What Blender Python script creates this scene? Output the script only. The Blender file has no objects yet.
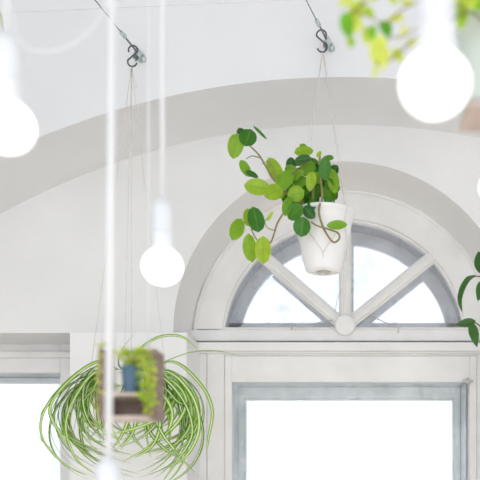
import bpy, math, random
from mathutils import Vector, Matrix
C = bpy.context.scene.collection
PI = math.pi
EYE = 1.6          # camera height above the floor
F = 800.0          # focal length in pixels (60 mm on a 36 mm sensor, 480 px wide)
CAM_Y = -3.2

def P(px, py, d):
    """a point of the room at distance d from the camera plane"""
    return Vector(((px - 344) * d / F, CAM_Y + d, EYE + (480 - py) * d / F))

# ------------------------------------------------------------------ helpers
class MB:
    def __init__(s):
        s.v, s.f, s.sm, s.tone, s.acr = [], [], [], [], []
    def vert(s, p, tone=0.5, acr=0.0):
        s.v.append(tuple(p)); s.tone.append(tone); s.acr.append(acr); return len(s.v) - 1
    def face(s, idx, smooth=False):
        s.f.append(tuple(idx)); s.sm.append(smooth)
    def quad(s, a, b, c, d, smooth=False):
        i = [s.vert(p) for p in (a, b, c, d)]; s.face(i, smooth)
    def box(s, x0, x1, y0, y1, z0, z1):
        i = [s.vert((x, y, z)) for x in (x0, x1) for y in (y0, y1) for z in (z0, z1)]
        for q in ((0, 1, 3, 2), (4, 6, 7, 5), (0, 4, 5, 1), (2, 3, 7, 6), (0, 2, 6, 4), (1, 5, 7, 3)):
            s.face([i[k] for k in q])
    def bar(s, a, b, w, t, up=(0, -1, 0)):
        """box from a to b, w wide, t thick along up"""
        a, b = Vector(a), Vector(b); u = (b - a).normalized(); n = Vector(up)
        n = (n - u * n.dot(u)).normalized(); sd = u.cross(n)
        i = []
        for p in (a, b):
            for q, r in ((-1, -1), (1, -1), (1, 1), (-1, 1)):
                i.append(s.vert(p + sd * w / 2 * q + n * t / 2 * r))
        s.face((i[3], i[2], i[1], i[0])); s.face(i[4:8])
        for k in range(4):
            s.face((i[k], i[(k + 1) % 4], i[4 + (k + 1) % 4], i[4 + k]))
    def tube(s, pts, r, n=8, r2=None, tone=0.5, caps=True):
        pts = [Vector(p) for p in pts]; m = len(pts); rings = []
        nrm = None
        for k, p in enumerate(pts):
            t = (pts[min(k + 1, m - 1)] - pts[max(k - 1, 0)]).normalized()
            if nrm is None:
                nrm = t.orthogonal().normalized()
            else:
                nrm = (nrm - t * nrm.dot(t))
                nrm = nrm.normalized() if nrm.length > 1e-6 else t.orthogonal().normalized()
            b = t.cross(nrm)
            rr = r if r2 is None else r + (r2 - r) * k / (m - 1)
            rings.append([s.vert(p + (nrm * math.cos(2 * PI * j / n) + b * math.sin(2 * PI * j / n)) * rr, tone) for j in range(n)])
        for a, b in zip(rings, rings[1:]):
            for j in range(n):
                s.face((a[j], a[(j + 1) % n], b[(j + 1) % n], b[j]), True)
        if caps:
            s.face(rings[0][::-1]); s.face(rings[-1])
    def lathe(s, prof, c=(0, 0, 0), n=40, axis='z'):
        """prof: list of (r, h); closed where r = 0"""
        c = Vector(c); rings = []
        def pt(r, h, a):
            if axis == 'z': return c + Vector((r * math.cos(a), r * math.sin(a), h))
            return c + Vector((r * math.cos(a), h, r * math.sin(a)))
        for r, h in prof:
            if r < 1e-6: rings.append([s.vert(pt(0, h, 0))])
            else: rings.append([s.vert(pt(r, h, 2 * PI * j / n)) for j in range(n)])
        for a, b in zip(rings, rings[1:]):
            for j in range(n):
                k = (j + 1) % n
                if len(a) == 1 and len(b) == 1: continue
                if len(a) == 1: s.face((a[0], b[k], b[j]), True)
                elif len(b) == 1: s.face((a[j], a[k], b[0]), True)
                else: s.face((a[j], a[k], b[k], b[j]), True)
    def build(s, name, mat, parent=None, bevel=0, auto=None, solid=0):
        me = bpy.data.meshes.new(name); me.from_pydata(s.v, [], s.f); me.update()
        me.polygons.foreach_set('use_smooth', s.sm)
        a = me.attributes.new('tone', 'FLOAT', 'POINT'); a.data.foreach_set('value', s.tone)
        a = me.attributes.new('across', 'FLOAT', 'POINT'); a.data.foreach_set('value', s.acr)
        if mat: me.materials.append(mat)
        o = bpy.data.objects.new(name, me); C.objects.link(o)
        if parent:
            o.parent = parent; o.matrix_parent_inverse = parent.matrix_basis.inverted()
        if bevel:
            m = o.modifiers.new('bevel', 'BEVEL'); m.width = bevel; m.segments = 2; m.limit_method = 'ANGLE'
        if solid:
            m = o.modifiers.new('thick', 'SOLIDIFY'); m.thickness = solid; m.offset = 0
        return o

def tag(o, label=None, cat=None, group=None, kind=None):
    if label: o['label'] = label
    if cat: o['category'] = cat
    if group: o['group'] = group
    if kind: o['kind'] = kind
    return o
def empty(name, loc, label=None, cat=None, group=None, kind=None):
    o = bpy.data.objects.new(name, None); C.objects.link(o); o.location = loc; o.empty_display_size = .05
    return tag(o, label, cat, group, kind)

def cat_curve(pts, n=8):
    pts = [Vector(p) for p in pts]; out = []
    q = [pts[0] * 2 - pts[1]] + pts + [pts[-1] * 2 - pts[-2]]
    for i in range(1, len(q) - 2):
        for k in range(n):
            t = k / n
            out.append(.5 * ((2 * q[i]) + (-q[i - 1] + q[i + 1]) * t + (2 * q[i - 1] - 5 * q[i] + 4 * q[i + 1] - q[i + 2]) * t * t
                       + (-q[i - 1] + 3 * q[i] - 3 * q[i + 1] + q[i + 2]) * t ** 3))
    out.append(pts[-1]); return out

# ------------------------------------------------------------------ materials
def nmat(name):
    m = bpy.data.materials.new(name); m.use_nodes = True
    nt = m.node_tree; b = nt.nodes['Principled BSDF']
    return m, nt, b
def N(nt, t, **kw):
    n = nt.nodes.new(t)
    for k, v in kw.items():
        if k in n.inputs: n.inputs[k].default_value = v
        else: setattr(n, k, v)
    return n
def ramp(nt, stops):
    r = nt.nodes.new('ShaderNodeValToRGB'); e = r.color_ramp.elements
    while len(e) > 1: e.remove(e[-1])
    e[0].position, e[0].color = stops[0][0], (*stops[0][1], 1)
    for p, c in stops[1:]:
        k = e.new(p); k.color = (*c, 1)
    return r
def mottled(name, c1, c2, scale=6, rough=.7, bump=.15, bscale=40, flecks=None, fscale=25, stretch=(1, 1, 1), lo=.35, hi=.7, fl=.70, bd=.004):
    m, nt, b = nmat(name); L = nt.links.new
    tc = N(nt, 'ShaderNodeTexCoord'); mp = N(nt, 'ShaderNodeMapping'); mp.inputs['Scale'].default_value = stretch
    L(tc.outputs['Object'], mp.inputs['Vector'])
    n1 = N(nt, 'ShaderNodeTexNoise', Scale=scale, Detail=6.0); L(mp.outputs[0], n1.inputs['Vector'])
    r = ramp(nt, [(lo, c1), (hi, c2)]); L(n1.outputs['Fac'], r.inputs['Fac'])
    col = r.outputs['Color']
    if flecks:
        n2 = N(nt, 'ShaderNodeTexNoise', Scale=fscale, Detail=8.0, Roughness=.7); L(mp.outputs[0], n2.inputs['Vector'])
        rr = ramp(nt, [(fl, (0, 0, 0)), (fl + .03, (1, 1, 1))]); L(n2.outputs['Fac'], rr.inputs['Fac'])
        mx = N(nt, 'ShaderNodeMix', data_type='RGBA'); L(rr.outputs['Color'], mx.inputs[0])
        L(col, mx.inputs[6]); mx.inputs[7].default_value = (*flecks, 1); col = mx.outputs[2]
    L(col, b.inputs['Base Color']); b.inputs['Roughness'].default_value = rough
    b.inputs['Specular IOR Level'].default_value = .3
    if bump:
        n3 = N(nt, 'ShaderNodeTexNoise', Scale=bscale, Detail=5.0); L(mp.outputs[0], n3.inputs['Vector'])
        bp = N(nt, 'ShaderNodeBump', Strength=bump, Distance=bd); L(n3.outputs['Fac'], bp.inputs['Height'])
        L(bp.outputs[0], b.inputs['Normal'])
    return m
def plain(name, c, rough=.5, metal=0, spec=.5):
    m, nt, b = nmat(name); b.inputs['Base Color'].default_value = (*c, 1)
    b.inputs['Roughness'].default_value = rough; b.inputs['Metallic'].default_value = metal
    b.inputs['Specular IOR Level'].default_value = spec
    return m

M = {}
M['plaster'] = mottled('white plaster', (.775, .79, .815), (.815, .83, .855), 2.2, .9, .35, 14, bd=.006)
M['niche'] = mottled('aged white plaster', (.79, .795, .80), (.835, .84, .845), 3.5, .9, .4, 18, (.68, .66, .62), 9, fl=.69, bd=.006)
M['wood_paint'] = mottled('old white paint on wood', (.79, .79, .785), (.87, .87, .868), 7, .55, .45, 30, (.42, .40, .37), 30, (1, 1, 1), fl=.715, bd=.003)
M['outer_paint'] = mottled('weathered grey white paint', (.76, .79, .79), (.90, .91, .90), 14, .7, .4, 40, (.52, .53, .53), 22, fl=.67)
M['masonry'] = mottled('weathered reveal render', (.66, .66, .67), (.86, .86, .87), 11, .9, .5, 30)
M['pier'] = mottled('white painted panelling', (.83, .825, .83), (.88, .88, .885), 5, .6, .25, 22, (.70, .68, .66), 22, (1, 1, .4), fl=.70)
M['floor'] = mottled('pale oak boards', (.78, .70, .60), (.84, .76, .66), 3, .5, .1, 30, None, 20, (1, 8, 1))
M['pot'] = mottled('white pot plastic', (.86, .86, .88), (.90, .90, .91), 5, .35, .05, 30)
M['pale_pot'] = mottled('pale green glazed pot', (.66, .74, .69), (.72, .79, .75), 6, .3, .05, 20)
M['blue_pot'] = mottled('slate blue pot', (.10, .18, .28), (.17, .27, .38), 14, .6, .1, 40)
M['soil'] = mottled('potting soil', (.06, .045, .03), (.14, .10, .07), 40, .95, .6, 90)
M['rack'] = mottled('worn grey brown wood', (.22, .155, .13), (.36, .27, .235), 18, .75, .3, 50, None, 20, (1, 1, 5))
M['plank'] = mottled('pale worn wood', (.52, .43, .39), (.64, .55, .50), 10, .75, .3, 50, None, 20, (5, 1, 1))
M['string'] = mottled('cream cotton string', (.66, .62, .57), (.78, .75, .70), 60, .9, .3, 400)
M['cord'] = plain('white cable sheath', (.83, .85, .88), .6, 0, .2)
M['socket'] = plain('white plastic', (.80, .83, .87), .5, 0, .25)
M['steel_wire'] = plain('dull steel wire', (.22, .23, .24), .5, .7)
M['galv'] = mottled('galvanised steel', (.42, .50, .51), (.68, .74, .74), 120, .35, .1, 200)
M['galv'].node_tree.nodes['Principled BSDF'].inputs['Metallic'].default_value = .75
M['hook'] = plain('dark steel', (.12, .13, .135), .4, .8)
M['rope'] = plain('latch wire', (.52, .51, .50), .6, .2)
M['facade'] = mottled('bright white render', (.88, .88, .88), (.93, .93, .93), .7, .9, .1, 5)
M['snow'] = plain('pale paving', (.85, .85, .86), .9)
M['dark_glass'] = plain('window glass of the house', (.62, .68, .72), .2)

def leafmat(name, stops, stripe=None, trans=.38, rough=.4, ws=(.30, .42)):
    m, nt, b = nmat(name); L = nt.links.new
    a = N(nt, 'ShaderNodeAttribute', attribute_name='tone'); r = ramp(nt, stops); L(a.outputs['Fac'], r.inputs['Fac'])
    col = r.outputs['Color']
    nz = N(nt, 'ShaderNodeTexNoise', Scale=60.0, Detail=3.0); tc = N(nt, 'ShaderNodeTexCoord'); L(tc.outputs['Object'], nz.inputs['Vector'])
    hs = N(nt, 'ShaderNodeMapRange'); L(nz.outputs['Fac'], hs.inputs['Value'])
    hs.inputs['To Min'].default_value = .8; hs.inputs['To Max'].default_value = 1.2
    hs.inputs['To Min'].default_value = .72; hs.inputs['To Max'].default_value = 1.3; hv = N(nt, 'ShaderNodeHueSaturation'); L(col, hv.inputs['Color']); L(hs.outputs[0], hv.inputs['Value']); col = hv.outputs['Color']
    if stripe:
        x = N(nt, 'ShaderNodeAttribute', attribute_name='across'); ab = N(nt, 'ShaderNodeMath', operation='ABSOLUTE')
        L(x.outputs['Fac'], ab.inputs[0]); rr = ramp(nt, [(ws[0], (1, 1, 1)), (ws[1], (0, 0, 0))]); L(ab.outputs[0], rr.inputs['Fac'])
        mx = N(nt, 'ShaderNodeMix', data_type='RGBA'); L(rr.outputs['Color'], mx.inputs[0]); L(col, mx.inputs[6])
        mx.inputs[7].default_value = (*stripe, 1); col = mx.outputs[2]
    L(col, b.inputs['Base Color']); b.inputs['Roughness'].default_value = rough; b.inputs['Specular IOR Level'].default_value = .35
    tr = N(nt, 'ShaderNodeBsdfTranslucent'); L(col, tr.inputs['Color'])
    ms = N(nt, 'ShaderNodeMixShader', Fac=trans); L(b.outputs[0], ms.inputs[1]); L(tr.outputs[0], ms.inputs[2])
    L(ms.outputs[0], nt.nodes['Material Output'].inputs['Surface'])
    return m
M['leaf'] = leafmat('fleshy leaf', [(0, (.42, .56, .03)), (.35, (.19, .40, .015)), (.7, (.05, .21, .012)), (1, (.012, .09, .015))], stripe=(.15, .33, .03), trans=.22, rough=.22, ws=(.0, .07))
M['yleaf'] = leafmat('young yellow green leaf', [(0, (.78, .84, .16)), (.4, (.58, .74, .06)), (.75, (.25, .55, .03)), (1, (.10, .40, .02))], trans=.45)
M['dleaf'] = leafmat('dark glossy leaf', [(0, (.20, .34, .05)), (.5, (.045, .15, .02)), (1, (.01, .06, .012))], trans=.2, rough=.3)
M['spider'] = leafmat('striped arching leaf', [(0, (.26, .50, .03)), (.5, (.10, .32, .02)), (1, (.025, .13, .015))], stripe=(.82, .88, .48), trans=.3, ws=(.30,.42))
M['stem'] = leafmat('stem', [(0, (.45, .46, .18)), (.5, (.25, .20, .10)), (1, (.15, .10, .07))], trans=.0, rough=.7)

m, nt, b = nmat('lit bulb glass'); b.inputs['Base Color'].default_value = (.9, .9, .9, 1)
b.inputs['Emission Color'].default_value = (1, .99, .97, 1); b.inputs['Emission Strength'].default_value = 1.5
M['bulb'] = m
def glass(name, tint, haze, hz_col=(.8, .86, .92), scale=7):
    m, nt, b = nmat(name); L = nt.links.new; nt.nodes.remove(b)
    tr = N(nt, 'ShaderNodeBsdfTransparent'); tr.inputs['Color'].default_value = (*tint, 1)
    gl = N(nt, 'ShaderNodeBsdfGlossy', Roughness=.03)
    fr = N(nt, 'ShaderNodeFresnel', IOR=1.45); a = N(nt, 'ShaderNodeMixShader')
    L(fr.outputs[0], a.inputs[0]); L(tr.outputs[0], a.inputs[1]); L(gl.outputs[0], a.inputs[2])
    df = N(nt, 'ShaderNodeBsdfTranslucent'); df.inputs['Color'].default_value = (*hz_col, 1)
    tc = N(nt, 'ShaderNodeTexCoord'); n1 = N(nt, 'ShaderNodeTexNoise', Scale=scale, Detail=7.0, Roughness=.65); L(tc.outputs['Object'], n1.inputs['Vector'])
    mr = N(nt, 'ShaderNodeMapRange'); L(n1.outputs['Fac'], mr.inputs['Value'])
    mr.inputs['From Min'].default_value = .5; mr.inputs['From Max'].default_value = .72; mr.inputs['To Min'].default_value = 0; mr.inputs['To Max'].default_value = haze
    c = N(nt, 'ShaderNodeMixShader'); L(mr.outputs[0], c.inputs[0]); L(a.outputs[0], c.inputs[1]); L(df.outputs[0], c.inputs[2])
    L(c.outputs[0], nt.nodes['Material Output'].inputs['Surface'])
    return m
M['glass'] = glass('old window pane', (.97, .98, .985), .12)
M['fan_glass'] = glass('dusty fanlight pane', (.97, .97, .985), .34, (.9,.92,.95))

# ------------------------------------------------------------------ the room
R_ = EYE
def arch_wall(b, xl, xr, zt, front, back, y0, y1):
    """a wall from xl to xr up to zt whose underside follows the polyline front (at y0) and back (at y1)"""
    for (f0, f1, k0, k1) in zip(front, front[1:], back, back[1:]):
        if f1[0] - f0[0] > 1e-5:
            b.quad((f0[0], y0, f0[1]), (f1[0], y0, f1[1]), (f1[0], y0, zt), (f0[0], y0, zt))
        if k1[0] - k0[0] > 1e-5:
            b.quad((k1[0], y1, k1[1]), (k0[0], y1, k0[1]), (k0[0], y1, zt), (k1[0], y1, zt))
        sm = abs(f1[0] - f0[0]) > 1e-5
        b.quad((f0[0], y0, f0[1]), (k0[0], y1, k0[1]), (k1[0], y1, k1[1]), (f1[0], y0, f1[1]))
    return b
def arch_pts(cx, cz, r, zbot, n=64, half=None):
    """left jamb bottom, arch, right jamb bottom; half limits the half width (segmental arch)"""
    half = half or r; a0 = math.asin(min(1, math.sqrt(max(0, 1 - (half / r) ** 2))))
    pts = [(cx - half, zbot)]
    for k in range(n + 1):
        a = PI - a0 - (PI - 2 * a0) * k / n
        pts.append((cx + r * math.cos(a), cz + r * math.sin(a)))
    pts.append((cx + half, zbot)); return pts

CEIL = 3.75
# front wall with the broad segmental arch
YA, YB = -.6, -.25
ap = arch_pts(0, R_ + 1.31 - 2.6, 2.6, 0, 96, 1.95)
b = MB(); arch_wall(b, -1.95, 1.95, CEIL, ap, ap, YA, YB)
b.box(-3.2, -1.95, YA, YB, 0, CEIL); b.box(1.95, 3.2, YA, YB, 0, CEIL)
# plaster fascia whose lower edge makes the fine line high on the wall
tag(b.build('wall_front', M['plaster']), kind='structure')
b = MB(); zf = lambda x: R_ + 1.5435 + (x + .51) * .044
for (xa, xb) in ((-3.2, 0), (0, 3.2)):
    for y, s_ in ((YA - .003, 1),):
        b.quad((xa, y, zf(xa)), (xb, y, zf(xb)), (xb, y, CEIL), (xa, y, CEIL))
        b.quad((xa, y, zf(xa)), (xa, YA, zf(xa)), (xb, YA, zf(xb)), (xb, y, zf(xb)))
tag(b.build('trim_1', M['plaster']), kind='structure')

# recessed niche wall with the arched opening and the rectangular ones beside it
SPR = R_ + .545
fr_ = arch_pts(0, SPR, .63, .9); bk_ = arch_pts(0, SPR, .61, .9)
b = MB(); arch_wall(b, -.63, .63, CEIL, fr_, bk_, YB, 0)
for s in (-1, 1):
    x0, x1 = sorted((s * .63, s * 1.007)); b.box(x0, x1, YB, 0, 0, CEIL)
    x0, x1 = sorted((s * 1.007, s * 1.86)); b.box(x0, x1, YB, 0, R_ + .542, CEIL); b.box(x0, x1, YB, 0, 0, .9)
    x0, x1 = sorted((s * 1.86, s * 3.2)); b.box(x0, x1, YB, 0, 0, CEIL)
b.box(-.63, .63, YB, 0, 0, .9)
tag(b.build('wall_niche', M['niche']), kind='structure')
# outer masonry skin
b = MB(); oc = R_ + .556
op = arch_pts(0, oc, .5, .9); arch_wall(b, -.5, .5, CEIL, op, op, .046, .26)
for s in (-1, 1):
    x0, x1 = sorted((s * .5, s * 1.136)); b.box(x0, x1, .046, .26, 0, CEIL)
    x0, x1 = sorted((s * 1.136, s * 1.80)); b.box(x0, x1, .046, .26, R_ + .43, CEIL); b.box(x0, x1, .046, .26, 0, .9)
    x0, x1 = sorted((s * 1.80, s * 3.2)); b.box(x0, x1, .046, .26, 0, CEIL)
b.box(-.5, .5, .046, .26, 0, .9)
tag(b.build('wall_outer', M['masonry']), kind='structure')
# panelled piers between the windows
for k, s in enumerate((-1, 1)):
    b = MB()
    xa, xb = sorted((s * 1.007, s * .578))
    b.box(xa, xb, YB - .012, YB - .0005, .9, SPR - .003)
    xa2, xb2 = sorted((s * .629, s * .578)); b.box(xa2, xb2, YB, -.001, .9, SPR - .003)
    xg = s * .893; b.box(xg - .002, xg + .002, YB - .0150, YB - .012, .9, SPR - .02)
    tag(b.build('trim_%d' % (k + 2), M['pier'], bevel=.003), kind='structure')

b = MB(); b.box(-3.2, 3.2, -6.5, .26, -.05, 0); tag(b.build('floor', M['floor']), kind='structure')
b = MB(); b.box(-3.2, 3.2, -6.5, .26, CEIL, CEIL + .1); tag(b.build('ceiling', M['plaster']), kind='structure')
for nm, x in (('left', -3.25), ('right', 3.2)):
    b = MB(); b.box(x, x + .05, -6.5, .26, 0, CEIL); tag(b.build('wall_' + nm, M['plaster']), kind='structure')

# ------------------------------------------------------------------ windows
def arc_band(b, cx, cz, r0, r1, y0, y1, a0=0., a1=PI, n=56):
    for k in range(n):
        A = a0 + (a1 - a0) * k / n; B = a0 + (a1 - a0) * (k + 1) / n
        p = lambda r, a, y: (cx + r * math.cos(a), y, cz + r * math.sin(a))
        b.quad(p(r0, A, y0), p(r1, A, y0), p(r1, B, y0), p(r0, B, y0))
        b.quad(p(r1, A, y1), p(r0, A, y1), p(r0, B, y1), p(r1, B, y1))
        b.quad(p(r0, A, y0), p(r0, B, y0), p(r0, B, y1), p(r0, A, y1), True)
        b.quad(p(r1, B, y0), p(r1, A, y0), p(r1, A, y1), p(r1, B, y1), True)
z = lambda v: R_ + v
ASP = math.asin(.048 / .5)
w1 = empty('window_1', (0, .02, .9), kind='structure')
b = MB()
fp = [(.5 * math.cos(PI - ASP - (PI - 2 * ASP) * k / 64), oc + .5 * math.sin(PI - ASP - (PI - 2 * ASP) * k / 64)) for k in range(65)]
XF = fp[-1][0]
# casing plate around the half round opening
fp = [(-.75, z(.604))] + fp + [(.75, z(.604))]
arch_wall(b, -.75, .75, z(1.25), fp, fp, .002, .045)
b.build('arched_casing', M['wood_paint'], w1)
b = MB(); b.tube([(.598 * math.cos(a), .0, oc + .598 * math.sin(a)) for a in [PI * k / 60 for k in range(61)]], .008)
b.build('arched_bead', M['wood_paint'], w1)
b = MB(); arc_band(b, 0, oc, .489, .5005, -.004, .05, ASP, PI - ASP); arc_band(b, 0, oc, .481, .4895, .012, .05, ASP, PI - ASP)
b.build('fanlight_frame', M['wood_paint'], w1)
b = MB(); b.box(-.62, .62, -.006, .05, z(.556), z(.600)); b.box(-.5, .5, .004, .05, z(.600), z(.612))
b.build('fanlight_rail', M['wood_paint'], w1, bevel=.003)
hub = Vector((.004, 0, z(.616)))
for ang in (38.7, 90, 139.2):
    a = math.radians(ang); u = Vector((math.cos(a), 0, math.sin(a)))
    oo = hub - Vector((0, 0, oc)); tt = -oo.dot(u) + math.sqrt(max(0, oo.dot(u) ** 2 - oo.dot(oo) + .485 ** 2))
    b = MB()
    e = hub + u * (tt + .008); s0 = hub + u * .03
    b.bar(s0 + Vector((0, .028, 0)), e + Vector((0, .028, 0)), .050, .040)
    b.bar(s0 + Vector((0, .004, 0)), e + Vector((0, .004, 0)), .033, .016)
    b.bar(s0 + Vector((0, -.006, 0)), e + Vector((0, -.006, 0)), .010, .008)
    b.build('glazing_bar', M['wood_paint'], w1, bevel=.003)
b = MB(); b.lathe([(0, -.030), (.034, -.030), (.040, -.027), (.042, -.020), (.042, .03), (0, .03)], (hub.x, 0, hub.z), 36, 'y')
b.build('hub', M['wood_paint'], w1)
# panes follow the half round
def fan_pane(name, r, y, zlow, mat):
    b = MB(); a0 = math.asin((zlow - (oc - R_)) / r); n = 40
    cc = b.vert((0, y, z(zlow)))
    ids = [b.vert((r * math.cos(a0 + (PI - 2 * a0) * k / n), y, oc + r * math.sin(a0 + (PI - 2 * a0) * k / n))) for k in range(n + 1)]
    for i, j in zip(ids, ids[1:]): b.face((cc, i, j))
    return b.build(name, mat, w1, solid=.003)
fan_pane('pane', .486, .040, .604, M['fan_glass'])
b = MB(); b.box(-.62, .62, -.030, .05, z(.512), z(.547)); b.box(-.62, .62, -.018, .05, z(.505), z(.512))
b.build('transom', M['wood_paint'], w1, bevel=.004)
# fixed posts and head of the lower window
XL, XR, ZH = -.448, .502, .392
b = MB(); b.box(-.62, -.5495, 0, .055, .9, z(.505)); b.box(-.5475, XL - .03, 0, .055, .9, z(.505)); b.box(-.5495, -.5475, .012, .055, .9, z(.505)); b.box(XR + .03, .62, 0, .055, .9, z(.505)); b.box(XL - .03, XR + .03, 0, .055, z(ZH + .105), z(.505))
b.build('post_frame', M['wood_paint'], w1, bevel=.002)
b = MB()
b.box(XL - .0285, XL, -.006, .05, .93, z(ZH + .1035)); b.box(XR, XR + .0285, -.006, .05, .93, z(ZH + .1035))
b.box(XL, XR, -.006, .05, z(ZH), z(ZH + .1035)); b.box(XL, XR, -.006, .05, .93, 1.03)
b.build('sash', M['wood_paint'], w1, bevel=.003)
b = MB(); b.box(XL - .004, XR + .004, .030, .033, 1.0, z(ZH + .004)); b.build('pane', M['glass'], w1)
# reveal lining and outer sash
b = MB(); b.box(-.499, XL - .006, .056, .259, .93, z(.6)); b.box(XL, XR - .002, .056, .259, z(ZH + .004), z(.6)); 
b.box(XL - .006, XL, .056, .2, .93, z(ZH + .01)); b.box(XR - .007, XR - .0035, .056, .19, .93, z(ZH + .003))
b.build('lining', M['outer_paint'], w1)
b = MB(); yo, y2 = .195, .235
b.box(XL, -.424, yo, y2, .93, z(ZH + .003)); b.box(.470, XR - .0075, yo, y2, .93, z(ZH + .003)); b.box(-.424, .470, yo, y2, z(.346), z(ZH + .003)); b.box(-.424, .470, yo, y2, .93, 1.02)
b.box(-.424, -.416, yo + .01, y2, 1.02, z(.346)); b.box(.462, .470, yo + .01, y2, 1.02, z(.346)); b.box(-.416, .462, yo + .01, y2, z(.338), z(.346))
b.build('outer_sash', M['outer_paint'], w1, bevel=.002)
b = MB(); b.box(-.42, .466, .212, .215, 1.0, z(.342)); b.build('outer_pane', M['glass'], w1)
b = MB(); arc_band(b, 0, oc, .448, .499, .2, .235, .08, PI - .08); b.box(-.498, .498, .2, .235, z(.600), z(.668))
for ang, dx in ((38.7, .02), (90, .015), (139.2, .0)):
    a = math.radians(ang); u = Vector((math.cos(a), 0, math.sin(a))); s0 = hub + Vector((dx, .2175, .01))
    b.bar(s0, s0 + u * (.39 if ang != 90 else .42), .045, .034)
b.build('outer_fanlight', M['outer_paint'], w1, bevel=.002)
fan_pane('outer_pane', .45, .218, .62, M['fan_glass'])
# wire stays and latch
def stay(pts, r=.0022):
    b = MB(); b.tube([P(x, y, 3.2 + dd) for x, y, dd in pts], r, 6); b.build('window_stay', M['rope'], w1)
stay([(291, 330, -.02), (293, 325, -.025), (301, 327, -.03), (312, 324, -.03), (322, 322, -.02), (333, 320, -.015)])
stay([(371, 316, -.015), (380, 320, -.02), (391, 325, -.03), (399, 328, -.03), (398, 333, -.02)])
stay([(335, 312, -.02), (337, 300, -.03), (340, 293, -.03), (341, 289, -.02)], .0015)
b = MB(); b.box(XR - .03, XR + .012, -.016, -.005, z(ZH - .004), z(ZH + .008)); b.tube([(XR - .008, -.012, z(ZH - .012)), (XR - .008, -.012, z(ZH + .016))], .005)
b.build('window_latch', M['rope'], w1, bevel=.001)

# the straight windows to either side
for k, s in ((2, -1), (3, 1)):
    w = empty('window_%d' % k, (s * 1.4, .02, .9), kind='structure')
    def bx(b, xa, xb, *r):
        x0, x1 = sorted((s * xa, s * xb)); b.box(x0, x1, *r)
    b = MB(); bx(b, 1.0, 1.136, 0, .055, .9, z(.56)); bx(b, 1.80, 1.87, 0, .055, .9, z(.56)); bx(b, 1.136, 1.80, 0, .055, z(.43), z(.56)); bx(b, 1.136, 1.80, 0, .055, .9, .97)
    bx(b, 1.0, 1.87, -.018, -.0005, z(.487), z(.512))
    b.build('window_frame', M['wood_paint'], w, bevel=.003)
    b = MB(); bx(b, 1.142, 1.165, .15, .19, .9, z(.428)); bx(b, 1.77, 1.80, .15, .19, .9, z(.428)); bx(b, 1.165, 1.77, .15, .19, z(.405), z(.428)); bx(b, 1.165, 1.77, .15, .19, .9, .97)
    b.build('outer_sash', M['outer_paint'], w, bevel=.002)
    b = MB(); bx(b, 1.16, 1.775, .168, .171, .95, z(.41)); b.build('outer_pane', M['glass'], w)
    b = MB(); bx(b, 1.132, 1.804, .03, .033, .95, z(.434)); b.build('pane', M['glass'], w)

# ------------------------------------------------------------------ outside
def house(x0, x1, y, h, label, wins):
    o = empty('neighbouring_house', ((x0 + x1) / 2, y, -3), label, 'building')
    b = MB(); b.box(x0, x1, y, y + 6, -3, h); b.build('facade', M['facade'], o)
    b = MB(); b.box(x0 - .15, x1 + .15, y - .2, y + 6.1, h, h + .15); b.build('roof_edge', M['facade'], o)
    for (xa, xb, za, zb) in wins:
        b = MB(); b.box(xa, xb, y - .03, y + .02, za, zb); f = b.build('window', M['facade'], o)
        b = MB(); b.box(xa + .08, xb - .08, y - .04, y - .031, za + .08, zb - .08); b.build('pane', M['dark_glass'], f)
house(-4.3, 1.55, 10, 3.55, 'overexposed white house seen through the middle lower window', [(-1.2, -.3, .2, 1.7), (-3.4, -2.6, .2, 1.7)])
house(-11, -5.25, 11, 3.7, 'overexposed white house seen through the left window', [(-8.5, -7.6, .2, 1.7)])
b = MB(); b.box(-30, 30, .4, 40, -3.1, -3); tag(b.build('courtyard', M['snow']), kind='structure')

# ------------------------------------------------------------------ pendant bulbs
def lamp(px, py, d, label, lean=0.0, rb=.0355, rc=.0042):
    c = P(px, py, d); o = empty('pendant_lamp', c, label, 'lamp', 'bare bulb pendants in the foreground')
    zn = rb * .74
    b = MB()
    prof = [(0, -rb * .92)]
    for k in range(1, 22):
        a = -PI / 2 + (PI / 2 + .85) * k / 21; prof.append((rb * math.cos(a), .92 * rb * math.sin(a)))
    prof += [(.0200, .0268), (.0165, .029), (.0165, .033), (0, .033)]
    b.lathe(prof, c, 40); b.build('bulb', M['bulb'], o)
    b = MB(); b.lathe([(0, .0275), (.0190, .0275), (.0195, .031), (.0188, .053), (.0195, .054), (.0205, .056), (.0205, .059), (.019, .060),
                       (.0198, .064), (.0198, .095), (.0185, .106), (.014, .114), (.007, .118), (.005, .122), (0, .122)], c, 36)
    b.build('socket', M['socket'], o)
    b = MB(); top = CEIL - (c.z + .12)
    b.tube([c + Vector((lean * t * top, 0, .12 + top * t)) for t in (0, .25, .5, .75, 1)], rc, 10); b.build('cord', M['cord'], o)
lamp(162.5, 266.5, 1.43, 'small glowing bulb hanging above the blue pot rack', 0)
lamp(6.5, 127, 1.05, 'glowing bulb cut by the left edge of the picture', .0)
lamp(435, 84, .84, 'largest glowing bulb, in front of the trailing yellow green leaves', .0)
lamp(108.5, 534, 1.25, 'pendant with a long white cord and only its socket showing below the spider plant', .008, rc=.006)
lamp(495, 187, 1.75, 'sliver of a glowing bulb at the right edge of the picture', .0)

# drooping white cable, upper left
pts = [P(9, -60, 1.22), P(10, 0, 1.21), P(24, 43, 1.2), P(50, 51, 1.2), P(78, 40, 1.2), P(105, 8, 1.2), P(128, -70, 1.2), P(150, -145, 1.2)]
pts[0] = P(9, -145, 1.25)
b = MB(); b.tube(cat_curve(pts), .0014, 8)
tag(b.build('hanging_cable', M['cord']), 'thin white cable drooping in a loop beside the left edge bulb', 'cable')

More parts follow.
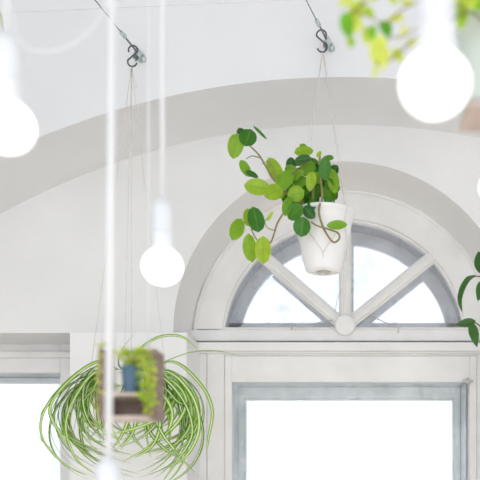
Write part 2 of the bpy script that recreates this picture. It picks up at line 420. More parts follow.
# ------------------------------------------------------------------ steel wires, hooks
def wire(anchor, via, dvia, clamp, label, seed):
    A = P(anchor[0], anchor[1], 2.603); V = P(via[0], via[1], dvia)
    u = (V - A).normalized(); T = A + u * ((CEIL - A.z) / u.z)
    o = empty('steel_wire', A, label, 'wire', 'steel wires anchored in the arch wall')
    L0 = (P(clamp[0], clamp[1], 2.5) - A); k0 = L0.dot(u); K = A + u * k0
    b = MB(); n = 12; b.tube([K + (T - K) * (i / n) for i in range(n + 1)], .0016, 8); b.build('wire', M['steel_wire'], o)
    sd = u.cross(Vector((0, 1, 0))).normalized(); fw = sd.cross(u)
    # crimp sleeve and thimble loop
    b = MB(); b.bar(K - u * .006, K + u * .022, .012, .009); b.build('crimp_sleeve', M['galv'], o, bevel=.002)
    # turnbuckle rod with a U bolt clamp on it
    b = MB(); b.tube([K, A + u * .030], .0030, 8); b.build('rod', M['steel_wire'], o)
    Q = A + u * (.035)
    b = MB(); b.bar(Q - u * .012, Q + u * .014, .018, .012); b.build('clamp', M['galv'], o, bevel=.002)
    for e in (-1, 1):
        q = Q + u * (.006 * e); b = MB(); b.tube([q - sd * .012, q + sd * .024], .0026, 8); b.lathe([(0, -.003), (.0058, -.003), (.0058, .003), (0, .003)], q + sd * .015, 6); b.build('clamp_bolt', M['steel_wire'], o)
    # shackle and eye plate on the wall
    R0 = A + u * .014
    b = MB(); b.tube([R0 + u * (.018 * math.cos(t)) + sd * (.011 * math.sin(t)) for t in [2 * PI * i / 20 for i in range(21)]], .0034, 8, caps=False)
    b.build('shackle', M['galv'], o)
    b = MB(); b.lathe([(0, -.014), (.007, -.013), (.009, -.006), (.012, -.003), (.012, .0), (0, .0)], (A.x, YA + .001, A.z), 18, 'y'); b.build('eye_bolt', M['galv'], o)
    return A, u
def s_hook(px, py, d, h, label, flip=1):
    """S shaped hook whose middle is at px, py"""
    c = P(px, py, d); r = h / 4.6
    pts = []
    for k in range(15):
        a = math.radians(205 - 225 * k / 14); pts.append(c + Vector((flip * r * math.cos(a), 0, h / 2 - r + r * math.sin(a))))
    for k in range(15):
        a = math.radians(150 + 195 * k / 14); pts.append(c + Vector((flip * (-.15 * r + r * math.cos(a)), 0, -h / 2 + r + r * math.sin(a))))
    b = MB(); b.tube(cat_curve(pts, 2), .0026, 8)
    return tag(b.build('s_hook', M['hook']), label, 'hook', 's hooks on the steel wires')
wire((143.5, 60), (95, 0), 2.34, (120, 30), 'steel wire and clamp above the spider plant', 1)
wire((331.5, 49), (306, 0), 2.40, (317.5, 24), 'steel wire and clamp above the white plastic pot', 2)
s_hook(133, 56, 2.535, .066, 'dark steel s hook holding the spider plant strings')
s_hook(321.5, 41, 2.535, .070, 'dark steel s hook holding the strings of the white pot', -1)

# ------------------------------------------------------------------ leaves
def oval_leaf(b, base, dirv, nrm, L, W, tone, fold=.12, curl=.15, pw=.8, nu=9, nv=4, tip=.0):
    dirv = Vector(dirv).normalized(); nrm = Vector(nrm); nrm = (nrm - dirv * nrm.dot(dirv)).normalized(); sd = dirv.cross(nrm)
    g = []
    for i in range(nu + 1):
        u = i / nu; w = W / 2 * max(.03, math.sin(PI * min(1, u ** pw)) ** (.62 + tip)) if 0 < i < nu else W * .02
        c = base + dirv * (L * u) - nrm * (curl * L * u * u)
        row = []
        for j in range(-nv, nv + 1):
            v = j / nv
            row.append(b.vert(c + sd * (w * v) + nrm * (fold * w * (abs(v) ** 1.4)), tone, v))
        g.append(row)
    for a, c in zip(g, g[1:]):
        for j in range(2 * nv): b.face((a[j], a[j + 1], c[j + 1], c[j]), True)
def leaf_px(b, px, py, d, L, W, ang, tone, rng, tilt=None, yaw=None, **kw):
    """leaf whose middle is at px, py; L and W as seen in pixels; ang = tip direction"""
    s = d / F; a = math.radians(ang)
    tilt = rng.uniform(-.35, .35) if tilt is None else tilt; yaw = rng.uniform(-.5, .5) if yaw is None else yaw
    u = Vector((math.cos(a) * math.cos(tilt), math.sin(tilt), math.sin(a) * math.cos(tilt)))
    sd = Vector((-math.sin(a), 0, math.cos(a)))
    n = u.cross(sd).normalized(); n = n if n.y < 0 else -n
    n = (n * math.cos(yaw) + sd * math.sin(yaw))
    Lw = L * s / math.cos(tilt); Ww = W * s / max(.5, math.cos(yaw))
    oval_leaf(b, P(px, py, d) - u * Lw / 2, u, n, Lw, Ww, tone, **kw)
    return P(px, py, d) - u * Lw / 2

def pot_lathe(b, c, rt, rb_, h, lip=.004, rnd=.15):
    pr = [(0, 0)]
    rr = rb_
    pr += [(rr * .80, 0.0), (rr * .93, h * .012), (rr * 1.0, h * .05)]
    for k in range(1, 7): pr.append((rr + (rt - rr) * k / 7, h * (.05 + .87 * k / 7)))
    pr += [(rt - .0005, h * .93), (rt + lip, h * .94), (rt + lip, h * .99), (rt + lip * .5, h), (rt - .003, h), (rt - .004, h * .93), (rt * .92, h * .80), (0, h * .80)]
    b.lathe(pr, c, 48)

def hanger(name, hook, pot_c, rt, rb_, h, label, group, rings=(math.radians(-135), math.radians(-45), math.radians(45), math.radians(135)), node=None, tail=True, r=.0011):
    o = empty(name, hook, label, 'plant hanger', group)
    tops = []
    up = h * .70; lo = h * .22
    rad = lambda hh: rb_ + (rt - rb_) * min(1, max(0, (hh / h - .05) / .87)) + .003
    for a in rings:
        rim = pot_c + Vector(((rt + .007) * math.cos(a), (rt + .007) * math.sin(a), h))
        nd = pot_c + Vector((rad(up) * math.cos(a), rad(up) * math.sin(a), up))
        b = MB(); b.tube([hook, hook.lerp(rim, .5), rim, nd], r, 6); b.build('string', M['string'], o)
        for s in (-1, 1):
            b = MB(); pts = []
            for k in range(7):
                t = k / 6; aa = a + s * PI / 4 * t; hh = up + (lo - up) * t; pts.append(pot_c + Vector((rad(hh) * math.cos(aa), rad(hh) * math.sin(aa), hh)))
            pts.append(pot_c + Vector((rb_ * .75 * math.cos(a + s * PI / 4), rb_ * .75 * math.sin(a + s * PI / 4), -.002)))
            pts.append(pot_c + Vector((0, 0, -.004)))
            b.tube(pts, r, 6); b.build('net_string', M['string'], o)
    b = MB(); b.lathe([(0, -.008), (.006, -.005), (.006, .002), (0, .004)], pot_c - Vector((0, 0, .004)), 10); b.build('knot', M['string'], o)
    if tail:
        b = MB(); b.tube([hook, hook + Vector((.008, -.004, -.03)), hook + Vector((.016, -.002, -.07))], r, 6); b.build('string_tail', M['string'], o)
    return o

# ------------------------------------------------------------------ round leafed plant in the white pot
rng = random.Random(4)
pc = P(323.5, 272, 2.5); PH = .186; RT, RB = .0935, .058
o = empty('potted_plant', pc, 'round-leafed trailing plant in a white pot hung before the fanlight', 'plant')
b = MB(); pot_lathe(b, pc, RT, RB, PH)
b.build('pot', M['pot'], o)
b = MB(); b.lathe([(.0, .0), (.022, 0), (.024, -.002), (.020, -.004), (0, -.004)], pc, 24); 
b.build('drain_plug', M['rope'], o)
b = MB(); b.lathe([(0, PH * .86), (RT * .94, PH * .86), (RT * .94, PH * .81)], pc, 32); b.build('soil', M['soil'], o)
fol = MB(); st = MB()
def stem(pts, w=2.4, w2=None, tone=.5):
    st.tube(cat_curve([P(x, y, d) for x, y, d in pts], 6), w / 2 * 2.5 / F, 7, r2=(w2 or w) / 2 * 2.5 / F, tone=tone)
stem([(318, 222, 2.5), (308, 209, 2.45), (298, 200, 2.42), (286, 193, 2.41), (276, 182, 2.41), (268, 170, 2.41), (259, 155, 2.42), (250, 146, 2.42)], 2.8, 1.4)
stem([(312, 222, 2.48), (300, 207, 2.42), (289, 210, 2.40), (283, 214, 2.40), (277, 224, 2.40), (274, 234, 2.40), (270, 243, 2.41), (262, 246, 2.41), (257, 240, 2.41), (252, 231, 2.41), (251, 222, 2.41)], 2.2, 1.2)
stem([(276, 231, 2.40), (268, 228, 2.40), (265, 222, 2.40), (268, 217, 2.40)], 1.3, .9, .2)
stem([(322, 222, 2.48), (321, 204, 2.42), (319, 208, 2.393), (320, 218, 2.393), (325, 231, 2.39), (333, 242, 2.385), (339, 239, 2.385), (338, 233, 2.385), (328, 229, 2.385), (318, 226, 2.388), (311, 222, 2.39)], 2.4, 1.5, .45)
stem([(318, 215, 2.50), (318, 190, 2.48), (319, 172, 2.47), (320, 156, 2.46)], 3.6, 2.2, .3)
stem([(314, 215, 2.46), (313, 195, 2.44), (315, 178, 2.44)], 3.0, 2.0, .5)
stem([(321, 215, 2.45), (322, 195, 2.43), (321, 180, 2.43), (323, 168, 2.43)], 2.6, 1.6, .35)
stem([(327, 215, 2.51), (326, 190, 2.50), (325, 175, 2.49), (325, 160, 2.49)], 3.0, 1.8, .4)
stem([(306, 215, 2.52), (302, 190, 2.49), (303, 170, 2.48), (304, 158, 2.47)], 2.2, 1.4, .6)
stem([(300, 202, 2.42), (296, 192, 2.42), (290, 178, 2.42)], 1.5, 1, .4)
stem([(284, 191, 2.41), (272, 166, 2.41), (268, 161, 2.41), (262, 164, 2.41)], 1.0, .8, .4)
stem([(261, 158, 2.41), (252, 156, 2.41), (246, 159, 2.41)], 1.2, .8, .5)
stem([(290, 176, 2.42), (299, 168, 2.42), (308, 162, 2.42)], 1.4, 1, .8)
stem([(333, 215, 2.50), (334, 200, 2.49), (332, 185, 2.48)], 2, 1.2, .4)
LV = [ # px, py, L, W, angle, tone, d, tilt, yaw, pw, fold, curl
 (235.5, 146, 23, 15, 255, .28, 2.42), (248, 137, 20, 17, 75, .80, 2.40), (241.5, 134, 12, 9, 110, .95, 2.42), (260, 132, 18, 3, 318, .75, 2.42),
 (245, 168, 19, 9, 300, .40, 2.41), (252, 174, 14, 6, 330, .85, 2.40), (275, 171, 30, 14, 295, .22, 2.42), (257, 187, 25, 16, 172, .18, 2.40),
 (274, 192, 19, 17.5, 205, .22, 2.39), (285, 180, 24, 16, 70, .35, 2.41), (292, 172, 22, 12, 120, .40, 2.43), (304, 151, 19, 11, 15, .25, 2.44),
 (303, 159, 16, 8, 190, .90, 2.43), (308, 168, 19, 14, 60, .45, 2.45), (311, 181, 19, 10, 262, .15, 2.40), (325, 168, 22, 12, 88, .72, 2.40),
 (333, 180, 26, 12, 280, .30, 2.44), (319, 154, 8, 4, 60, .1, 2.43), (299, 182, 20, 13, 40, .50, 2.43), (296, 194, 17, 15, 200, .28, 2.39),
 (295, 212, 18, 16, 215, .68, 2.385), (309, 212, 15, 11, 310, .92, 2.385), (302, 227, 18, 17, 262, .75, 2.38), (287, 206, 19, 10, 255, .48, 2.39),
 (337, 225, 20, 9, 5, .38, 2.375), (237, 229, 23, 13, 250, .32, 2.41), (256, 219, 25, 16, 100, .80, 2.39), (248, 217, 20, 10, 100, .22, 2.42),
 (250, 248, 26, 14, 275, .28, 2.42), (263, 250, 25, 16, 268, .12, 2.39), (270, 216, 10, 3.5, 55, .05, 2.40), (332, 193, 17, 10, 270, .55, 2.46),
 (313, 194, 18, 12, 100, .62, 2.46), (306, 198, 15, 11, 60, .75, 2.47), (322, 186, 16, 9, 275, .55, 2.46), (303, 187, 17, 12, 120, .65, 2.46),
 (292, 190, 15, 10, 40, .55, 2.43), (315, 165, 15, 9, 120, .6, 2.48), (297, 174, 14, 8, 200, .3, 2.43), (329, 158, 10, 6, 20, .6, 2.46),
 (281, 193, 12, 9, 120, .35, 2.42), (303, 146, 8, 5, 150, .5, 2.45), (312, 205, 14, 9, 250, .8, 2.41), (328, 200, 12, 8, 260, .7, 2.43)]
for i in range(30):
    x, y = rng.uniform(288, 336), rng.uniform(158, 203)
    if y < 165 and x < 298: continue
    LV.append((x, y, rng.uniform(12, 19), rng.uniform(7, 12), rng.uniform(0, 360), rng.uniform(.35, 1), 2.47 + rng.uniform(-.03, .04)))
for (x, y, L, W, a, t, d) in LV:
    tl = rng.uniform(-.3, .3); yw = rng.uniform(-.35, .35)
    bp = leaf_px(fol, x, y, d, L * 1.04, W * 1.04, a, t, rng, tilt=tl, yaw=yw, pw=rng.uniform(.85, 1.05), fold=rng.uniform(.05, .22), curl=rng.uniform(.02, .14), tip=-.12)
fol.build('foliage', M['leaf'], o); st.build('stem', M['stem'], o)
hk = P(322.5, 52, 2.53)
hanger('string_hanger', hk, pc, RT + .004, RB, PH, 'cream string net hanger around the white plastic pot', 'string hangers')

# ------------------------------------------------------------------ spider plant
rng = random.Random(11)
sc_ = P(128, 412, 2.5); SH = .115
o = empty('spider_plant', sc_, 'large spider plant with striped arching leaves hung left of the fanlight', 'plant')
b = MB(); pot_lathe(b, sc_, .085, .06, SH); b.build('pot', M['pot'], o)
b = MB(); b.lathe([(0, SH * .86), (.078, SH * .86), (.078, SH * .80)], sc_, 32); b.build('soil', M['soil'], o)
def ribbon(b, pts, W, tone, nrm0, n=None, keel=.25):
    m = len(pts); prev = Vector(nrm0); rows = []
    for k, p in enumerate(pts):
        t = (pts[min(k + 1, m - 1)] - pts[max(k - 1, 0)]).normalized()
        prev = (prev - t * prev.dot(t)); prev = prev.normalized() if prev.length > 1e-6 else t.orthogonal().normalized()
        sd = t.cross(prev); u = k / (m - 1)
        w = W / 2 * min(1, .55 + 2.2 * u) * (1 - u ** 3.2) ** .8 + .0003
        rows.append([b.vert(p + sd * w * v + prev * (keel * w * abs(v)), tone, v) for v in (-1, -.6, -.36, 0, .36, .6, 1)])
    for a, c in zip(rows, rows[1:]):
        for j in range(6): b.face((a[j], a[j + 1], c[j + 1], c[j]), True)
crown = sc_ + Vector((0, 0, SH * .88))
fol = MB()
def bez(p, n=22):
    return [(1 - t) ** 3 * p[0] + 3 * (1 - t) ** 2 * t * p[1] + 3 * (1 - t) * t * t * p[2] + t ** 3 * p[3] for t in [k / n for k in range(n + 1)]]
for i in range(62):
    side = -1 if i % 2 else 1; az = (0 if side > 0 else PI) + rng.gauss(0, .5)
    hz = Vector((math.cos(az), math.sin(az) * .7, 0)); tw = Vector((-hz.y, hz.x, 0)) * rng.gauss(0, .04)
    R = (.10 + .155 * rng.random() ** .7) * (1 if side < 0 else .95); H = rng.uniform(.0, .07); D = R * rng.uniform(.75, 1.25) + rng.uniform(0, .05); back = rng.uniform(-.05, .65)
    p0 = crown + hz * .02 + Vector((rng.gauss(0, .012), rng.gauss(0, .012), 0))
    p1 = crown + hz * R * .75 + Vector((0, 0, H * 1.7 + .02))
    p2 = crown + hz * R * 1.65 + tw + Vector((0, 0, -D * .75))
    p3 = crown + hz * R * back + tw * 2.2 + Vector((rng.gauss(0, .02), rng.gauss(0, .02), -D * rng.uniform(.95, 1.15)))
    ribbon(fol, bez((p0, p1, p2, p3), 26), rng.uniform(.013, .0215), rng.random(), (0, 0, 1))
for i in range(12):
    az = rng.uniform(-PI, 0); hz = Vector((math.cos(az), math.sin(az), 0)); R = rng.uniform(.09, .15); D = rng.uniform(.16, .27)
    ribbon(fol, bez((crown + hz * .02, crown + hz * R * .8 + Vector((0, 0, .06)), crown + hz * R * 1.3 + Vector((0, 0, -D * .4)), crown + hz * R * .7 + Vector((rng.gauss(0, .05), 0, -D)))), rng.uniform(.010, .015), rng.random(), (0, 0, 1))
def rib_px(pts, W, tone):
    ribbon(fol, cat_curve([P(*p) for p in pts], 7), W, tone, (0, -.6, .8))
rib_px([(133, 372, 2.48), (140, 350, 2.45), (160, 337, 2.42), (182, 337, 2.41), (198, 350, 2.4)], .011, .3)
rib_px([(138, 374, 2.48), (165, 362, 2.44), (190, 353, 2.40), (214, 351, 2.38), (240, 355, 2.36)], .009, .4)
rib_px([(124, 374, 2.47), (118, 362, 2.45), (124, 346, 2.42), (136, 331, 2.4)], .007, .8)
rib_px([(140, 376, 2.46), (146, 358, 2.42), (155, 352, 2.40), (162, 368, 2.39), (176, 392, 2.38)], .016, .2)
rib_px([(122, 372, 2.46), (100, 362, 2.42), (72, 378, 2.38), (46, 408, 2.36), (42, 436, 2.36), (62, 462, 2.37), (88, 476, 2.38)], .013, .35)
rib_px([(120, 374, 2.44), (98, 362, 2.40), (66, 384, 2.37), (50, 410, 2.35), (62, 436, 2.36), (74, 452, 2.37)], .014, .2)
rib_px([(120, 378, 2.44), (96, 372, 2.37), (74, 400, 2.35), (66, 428, 2.34), (76, 458, 2.35), (98, 476, 2.36)], .015, .25)
rib_px([(120, 378, 2.44), (92, 380, 2.40), (84, 410, 2.39), (88, 436, 2.39), (106, 443, 2.40)], .010, .6)
rib_px([(140, 378, 2.44), (172, 362, 2.40), (200, 384, 2.38), (212, 410, 2.36), (208, 440, 2.36), (207, 452, 2.36)], .012, .3)
rib_px([(140, 378, 2.44), (168, 372, 2.38), (192, 396, 2.35), (199, 428, 2.34), (186, 456, 2.35), (160, 472, 2.36)], .014, .3)
rib_px([(138, 380, 2.43), (160, 376, 2.37), (184, 402, 2.35), (192, 434, 2.34), (176, 462, 2.35), (162, 482, 2.36)], .012, .5)
rib_px([(134, 384, 2.43), (150, 396, 2.37), (158, 426, 2.35), (176, 452, 2.35), (196, 474, 2.36)], .012, .45)
rib_px([(142, 378, 2.44), (170, 380, 2.38), (186, 400, 2.36), (176, 424, 2.36), (150, 446, 2.36), (122, 462, 2.36)], .013, .3)
rib_px([(132, 386, 2.42), (136, 410, 2.37), (133, 432, 2.36), (120, 450, 2.37)], .012, .3)
rib_px([(130, 386, 2.42), (126, 412, 2.38), (132, 434, 2.37), (146, 452, 2.38)], .011, .7)
rib_px([(138, 384, 2.42), (152, 402, 2.36), (160, 424, 2.35), (152, 446, 2.36), (134, 458, 2.37)], .014, .35)
rib_px([(136, 386, 2.42), (146, 412, 2.38), (150, 432, 2.38), (166, 450, 2.38), (186, 460, 2.39)], .012, .6)
rib_px([(124, 384, 2.43), (108, 392, 2.39), (98, 412, 2.38), (104, 432, 2.38), (122, 440, 2.39)], .011, .4)
rib_px([(122, 384, 2.43), (98, 388, 2.39), (84, 402, 2.38), (86, 420, 2.38), (104, 430, 2.40)], .012, .2)
rib_px([(142, 382, 2.43), (164, 388, 2.38), (178, 402, 2.37), (190, 404, 2.37), (202, 396, 2.38)], .011, .5)
rib_px([(142, 384, 2.43), (160, 392, 2.38), (172, 412, 2.36), (166, 434, 2.36), (148, 444, 2.37)], .013, .15)
fol.build('foliage', M['spider'], o)
hanger('string_hanger', P(131.5, 66, 2.535), sc_, .112, .07, SH, 'cream string hanger above the spider plant', 'string hangers',
       rings=[math.radians(a) for a in (180, 0, -80, 100)])
# cut a little wider rim ring so the strings meet something
b = MB(); b.lathe([(.111, SH * .97), (.115, SH * .97), (.115, SH), (.085, SH), (.085, SH * .97), (.111, SH * .97)], sc_, 40)
b.build('pot_rim', M['pot'], o)

# ------------------------------------------------------------------ small wooden rack with blue pot in the foreground
D0 = 1.5; s_ = D0 / F
def RX(px): return (px - 344) * s_
def RZ(py): return EYE + (480 - py) * s_
yc = CAM_Y + D0
x0, x1, zt_, zb_ = RX(104), RX(160), RZ(352), RZ(421)
rk = empty('hanging_rack', ((x0 + x1) / 2, yc, zb_), 'small grey brown wooden rack hanging blurred before the spider plant', 'rack')
b = MB(); b.box(x0, x0 + .011, yc - .035, yc + .035, zb_, zt_); b.build('side_panel', M['rack'], rk, bevel=.001)
b = MB(); b.box(x1 - .011, x1, yc - .035, yc + .035, zb_, zt_); b.build('side_panel', M['rack'], rk, bevel=.001)
zs = RZ(398)
b = MB(); b.box(x0 + .0112, x1 - .0112, yc - .036, yc + .035, zs, zs + .007); b.build('shelf', M['plank'], rk, bevel=.001)
b = MB(); b.box(x0 + .0112, x1 - .0112, yc - .036, yc + .035, zb_, zb_ + .008); b.build('shelf', M['plank'], rk, bevel=.001)
b = MB(); b.box(x0 + .0112, x1 - .0112, yc + .029, yc + .035, zb_ + .009, zs - .001); b.build('back_panel', M['rack'], rk)
for px in (114, 148.5):
    b = MB(); xx = RX(px); b.tube([(xx, yc, zs + .006), (xx, yc, CEIL)], .0016, 8); b.build('cord', M['cord'], rk)
c = Vector((RX(131.5), yc, zs + .0072))
bp = empty('succulent_pot', c, 'little slate blue pot of trailing succulents inside the wooden rack', 'plant')
b = MB(); pot_lathe(b, c, .0185, .0150, .052, .001); b.build('pot', M['blue_pot'], bp)
b = MB(); b.lathe([(0, .046), (.0165, .046), (.0165, .040)], c, 24); b.build('soil', M['soil'], bp)
rng = random.Random(3); fol = MB(); st = MB(); ros = MB()
def trail(pts, n, size, tones, d0=D0):
    cv = cat_curve([P(x, y, dd) for x, y, dd in pts], 6); st.tube(cv, .0007, 5, tone=.2)
    for i in range(n):
        p = cv[min(len(cv) - 1, int(i / n * len(cv)))]
        a = rng.uniform(0, 2 * PI); u = Vector((math.cos(a), math.sin(a) * .8, rng.uniform(-.8, .5))).normalized()
        oval_leaf(fol, p, u, Vector((rng.uniform(-1, 1), -1, rng.uniform(0, 1))), size * rng.uniform(.7, 1.3), size * .55, rng.uniform(*tones), nu=5, nv=2)
for k in range(7):
    x = rng.uniform(141, 156); trail([(132 + rng.uniform(-3, 5), 366, 1.5), (138 + k, 352 + rng.uniform(-4, 4), 1.47), (x, 368, 1.45), (x + rng.uniform(-3, 3), 392, 1.445), (x + rng.uniform(-5, 5), rng.uniform(398, 424), 1.445)], 24, .0125, (.15, .7))
for k in range(4):
    trail([(130, 366, 1.5), (126 + k, 356, 1.49), (121 + 3 * k, 347 + k, 1.48)], 9, .012, (.1, .5))
for k in range(3):
    trail([(128, 366, 1.5), (116, 352, 1.48), (102 - k, 346, 1.455), (99 - k, 370 + 10 * k, 1.455), (100 - 3 * k, 395 + 18 * k, 1.455)], 16, .009, (.0, .3))
for i in range(26):
    a = i * 2.4; rr = .2 + .8 * (i / 26); u = Vector((math.cos(a) * rr, math.sin(a) * rr, 1.1 - rr * .8)).normalized()
    oval_leaf(ros, P(138, 362, 1.49), u, Vector((0, 0, 1)) - u * .3, .018, .008, .5, nu=5, nv=2)
fol.build('foliage', M['yleaf'], bp); st.build('stem', M['stem'], bp)
M['rosette'] = leafmat('pink beige rosette leaf', [(0, (.62, .48, .42)), (1, (.62, .50, .42))], trans=.2)
ros.build('rosette', M['rosette'], bp)

# ------------------------------------------------------------------ wooden shelf with pale pot, upper right foreground
D1 = 1.25; s1 = D1 / F; y1_ = CAM_Y + D1
xa, xb = (463 - 344) * s1, (560 - 344) * s1; zt1 = EYE + (480 - 113) * s1
sh = empty('hanging_shelf', ((xa + xb) / 2, y1_, zt1), 'brown wooden hanging shelf behind the largest bulb at the right edge', 'shelf')
b = MB(); b.box(xa, xb, y1_ - .045, y1_ + .045, zt1 - .011, zt1); b.build('board', M['plank'], sh, bevel=.002)
for yy in (-.038, .038):
    b = MB(); b.tube([(xb - .01, y1_ + yy, zt1 - .01), (xb - .01, y1_ + yy, CEIL)], .0016, 8); b.build('cord', M['cord'], sh)
for yy in (-.038, .038):
    b = MB(); b.tube([(xa + .05, y1_ + yy, zt1 - .01), (xa + .05, y1_ + yy, CEIL)], .0012, 8); b.build('cord', M['cord'], sh)
c = Vector(((496 - 344) * s1, y1_, zt1 + .0005))
tp = empty('trailing_plant', c, 'blurred yellow green trailing plant in a pale green pot on the hanging shelf', 'plant')
b = MB(); pot_lathe(b, c, .060, .057, .135, .002); b.build('pot', M['pale_pot'], tp)
b = MB(); b.lathe([(0, .112), (.055, .112), (.055, .105)], c, 32); b.build('soil', M['soil'], tp)
rng = random.Random(8); fol = MB(); st = MB()
def stem1(pts, w=2.2):
    st.tube(cat_curve([P(*p) for p in pts], 6), w / 2 * D1 / F, 6, r2=w / 3 * D1 / F, tone=rng.uniform(.3, .8))
stem1([(500, 40, 1.25), (490, 10, 1.22), (462, -8, 1.18), (430, -2, 1.18), (405, 8, 1.18), (385, 24, 1.18), (372, 18, 1.18), (352, 10, 1.18)])
stem1([(500, 40, 1.25), (480, -10, 1.20), (440, -22, 1.18), (405, -12, 1.18), (380, -4, 1.18), (362, 4, 1.18), (350, 18, 1.18), (352, 36, 1.18)])
stem1([(500, 40, 1.25), (478, 6, 1.18), (450, 8, 1.16), (424, 22, 1.17), (404, 36, 1.18), (390, 38, 1.18), (380, 46, 1.18), (377, 66, 1.18)])
stem1([(500, 40, 1.25), (470, 12, 1.17), (440, 30, 1.17), (420, 34, 1.18), (402, 50, 1.18), (388, 62, 1.18)])
stem1([(500, 40, 1.25), (476, -2, 1.18), (468, -4, 1.15), (464, 14, 1.14)])
for (x, y, L, W, a, t) in [(347, 25, 22, 14, 280, .85), (356, 12, 26, 16, 255, .35), (369, 12, 16, 10, 300, .5), (358, 27, 16, 9, 240, .15), (351, 42, 11, 9, 270, .6),
    (372, 32, 17, 10, 265, .75), (386, 28, 20, 13, 285, .98), (378, 50, 30, 18, 262, .1), (366, 35, 20, 9, 100, .2), (398, 55, 15, 10, 310, .3), (385, 60, 20, 8, 250, .05), (375, 72, 12, 5, 265, .1),
    (345, 2, 16, 10, 180, .1), (366, -3, 20, 10, 150, .2), (396, 18, 18, 8, 200, .05), (408, 2, 18, 9, 20, .2), (392, -3, 16, 9, 120, .3), (412, 42, 14, 6, 30, .1),
    (462, 14, 30, 15, 265, .6), (470, 0, 20, 14, 300, .35), (478, 4, 18, 12, 250, .8), (456, -6, 22, 14, 200, .4), (490, -4, 24, 16, 20, .6), (498, 12, 26, 16, 290, .4), (404, 30, 12, 5, 60, .0)]:
    leaf_px(fol, x, y, (1.15 if x > 450 else 1.18) + rng.uniform(-.02, .02), L, W, a, t, rng, fold=.1, curl=.1)
for i in range(14):
    leaf_px(fol, rng.uniform(480, 545), rng.uniform(-30, 14), 1.25 + rng.uniform(-.06, .06), 24, 16, rng.uniform(0, 360), rng.random(), rng)
fol.build('foliage', M['yleaf'], tp); st.build('stem', M['stem'], tp)

# ------------------------------------------------------------------ plant at the right edge
rng = random.Random(21)
c = P(523, 392, 2.5)
o = empty('hanging_plant', c, 'dark green glossy-leafed plant reaching in at the right edge beside the fanlight', 'plant')
b = MB(); pot_lathe(b, c, .08, .055, .15); b.build('pot', M['pot'], o)
b = MB(); b.lathe([(0, .128), (.072, .128), (.072, .12)], c, 32); b.build('soil', M['soil'], o)
fol = MB(); st = MB()
stem([(520, 352, 2.5), (505, 338, 2.46), (490, 335, 2.44), (480, 326, 2.43), (474, 322, 2.43)], 2.2, 1.4, .6)
stem([(520, 352, 2.5), (508, 320, 2.46), (496, 290, 2.44), (486, 278, 2.43), (474, 276, 2.43)], 1.8, 1.2, .8)
stem([(496, 292, 2.44), (487, 280, 2.44), (481, 268, 2.44)], 1.4, 1, .7)
stem([(520, 352, 2.5), (530, 320, 2.46), (540, 330, 2.4)], 1.8, 1.2, .8)
fol = MB()
ribbon(fol, cat_curve([P(476, 276, 2.43), P(469, 279, 2.42), P(463, 288, 2.41), P(460, 300, 2.41), P(462, 312, 2.42)], 6), .022, .55, (-.5, -.7, .5))
for (x, y, L, W, a, t) in [(480, 262, 24, 12, 95, .75), (481, 290, 22, 11, 255, .6), (466, 323, 20, 9, 190, .6), (474, 334, 26, 10, 282, .6), (487, 345, 22, 12, 300, .5),
    (490, 318, 20, 12, 60, .8), (500, 300, 24, 12, 80, .5), (512, 280, 24, 12, 100, .7), (540, 320, 26, 13, 300, .6), (530, 300, 24, 12, 60, .4), (505, 350, 24, 12, 230, .4)]:
    leaf_px(fol, x, y, 2.43 + rng.uniform(-.02, .02), L, W, a, t, rng, tilt=rng.uniform(-.2, .2), yaw=rng.uniform(-.2, .2), fold=.15, curl=.1, tip=.2)
fol.build('foliage', M['dleaf'], o); st.build('stem', M['stem'], o)
hanger('string_hanger', Vector((c.x, c.y, CEIL)), c, .084, .055, .15, 'cream string hanger of the glossy plant at the right edge', 'string hangers', tail=False)

# ------------------------------------------------------------------ leaf tip at the upper left edge
c = P(-62, 45, 2.0)
o = empty('hanging_plant', c, 'green strap leaf tip poking in at the upper left edge above the bulb', 'plant')
b = MB(); pot_lathe(b, c, .07, .05, .12); b.build('pot', M['pot'], o)
fol = MB(); rng = random.Random(5)
ribbon(fol, cat_curve([c + Vector((0, 0, .1)), P(-40, -18, 2.0), P(-18, -6, 2.0), P(-2, 12, 2.0), P(3.5, 33, 2.0)], 8), .012, .75, (0, -.5, .8))
for i in range(14):
    a = rng.uniform(PI * .5, PI * 1.5); h_ = Vector((math.cos(a), math.sin(a), 0))
    ribbon(fol, bez((c + Vector((0, 0, .1)), c + h_ * .08 + Vector((0, 0, .2)), c + h_ * .16 + Vector((0, 0, .1)), c + h_ * .15 + Vector((0, 0, -.06)))), .012, rng.random(), (0, 0, 1))
fol.build('foliage', M['spider'], o)
hanger('string_hanger', Vector((c.x, c.y, CEIL)), c, .074, .05, .12, 'cream string hanger beyond the upper left edge', 'string hangers', tail=False)

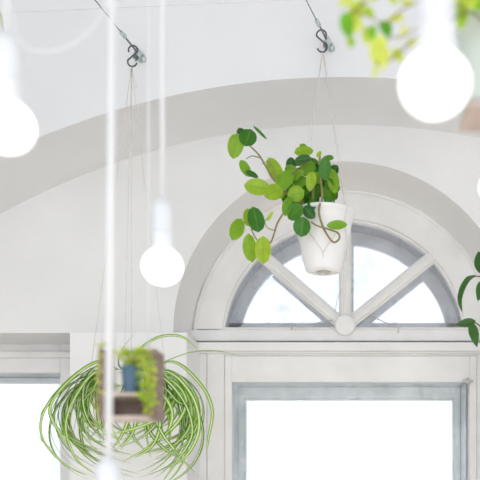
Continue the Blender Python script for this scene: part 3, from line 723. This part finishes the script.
# ------------------------------------------------------------------ light
W = bpy.data.worlds.new('World'); bpy.context.scene.world = W; W.use_nodes = True
nt = W.node_tree; bg = nt.nodes['Background']; L = nt.links.new
tc = N(nt, 'ShaderNodeTexCoord'); nz = N(nt, 'ShaderNodeTexNoise', Scale=3.0, Detail=4.0); L(tc.outputs['Generated'], nz.inputs['Vector'])
r = ramp(nt, [(.35, (.80, .90, 1.0)), (.65, (1.0, 1.0, 1.02))]); L(nz.outputs['Fac'], r.inputs['Fac']); L(r.outputs['Color'], bg.inputs['Color'])
bg.inputs['Strength'].default_value = 1.25
sun = bpy.data.lights.new('sun', 'SUN'); sun.energy = 2.6; sun.angle = math.radians(8); sun.color = (1, .97, .93)
so = bpy.data.objects.new('sun', sun); C.objects.link(so)
so.rotation_euler = (math.radians(60), 0, math.radians(-18))
# soft fill lamp added at the open back of the room; no windows there
al = bpy.data.lights.new('back_fill_light', 'AREA'); al.shape = 'RECTANGLE'; al.size = 4.5; al.size_y = 2.6; al.energy = 22; al.color = (1, 1, 1)
ao = bpy.data.objects.new('back_fill_light', al); C.objects.link(ao); ao.location = (-.5, -6.3, 1.9); ao.rotation_euler = (math.radians(90), 0, 0)

# ------------------------------------------------------------------ camera
cam = bpy.data.cameras.new('camera'); co = bpy.data.objects.new('camera', cam); C.objects.link(co)
co.location = (0, CAM_Y, EYE); co.rotation_euler = (math.radians(90), 0, 0)
cam.sensor_width = 36; cam.lens = 60; cam.shift_x = (240 - 344) / 480; cam.shift_y = .5
cam.clip_start = .05
cam.dof.use_dof = True; cam.dof.focus_distance = 2.68; cam.dof.aperture_fstop = 2.75
S = bpy.context.scene; S.camera = co
S.view_settings.view_transform = 'Standard'; S.view_settings.look = 'None'; S.view_settings.gamma = 1; S.view_settings.exposure = 0.31
S.view_settings.use_curve_mapping = False
S.cycles.use_denoising = True
S.cycles.max_bounces = 10; S.cycles.diffuse_bounces = 6; S.cycles.transparent_max_bounces = 16
S.cycles.sample_clamp_indirect = 4
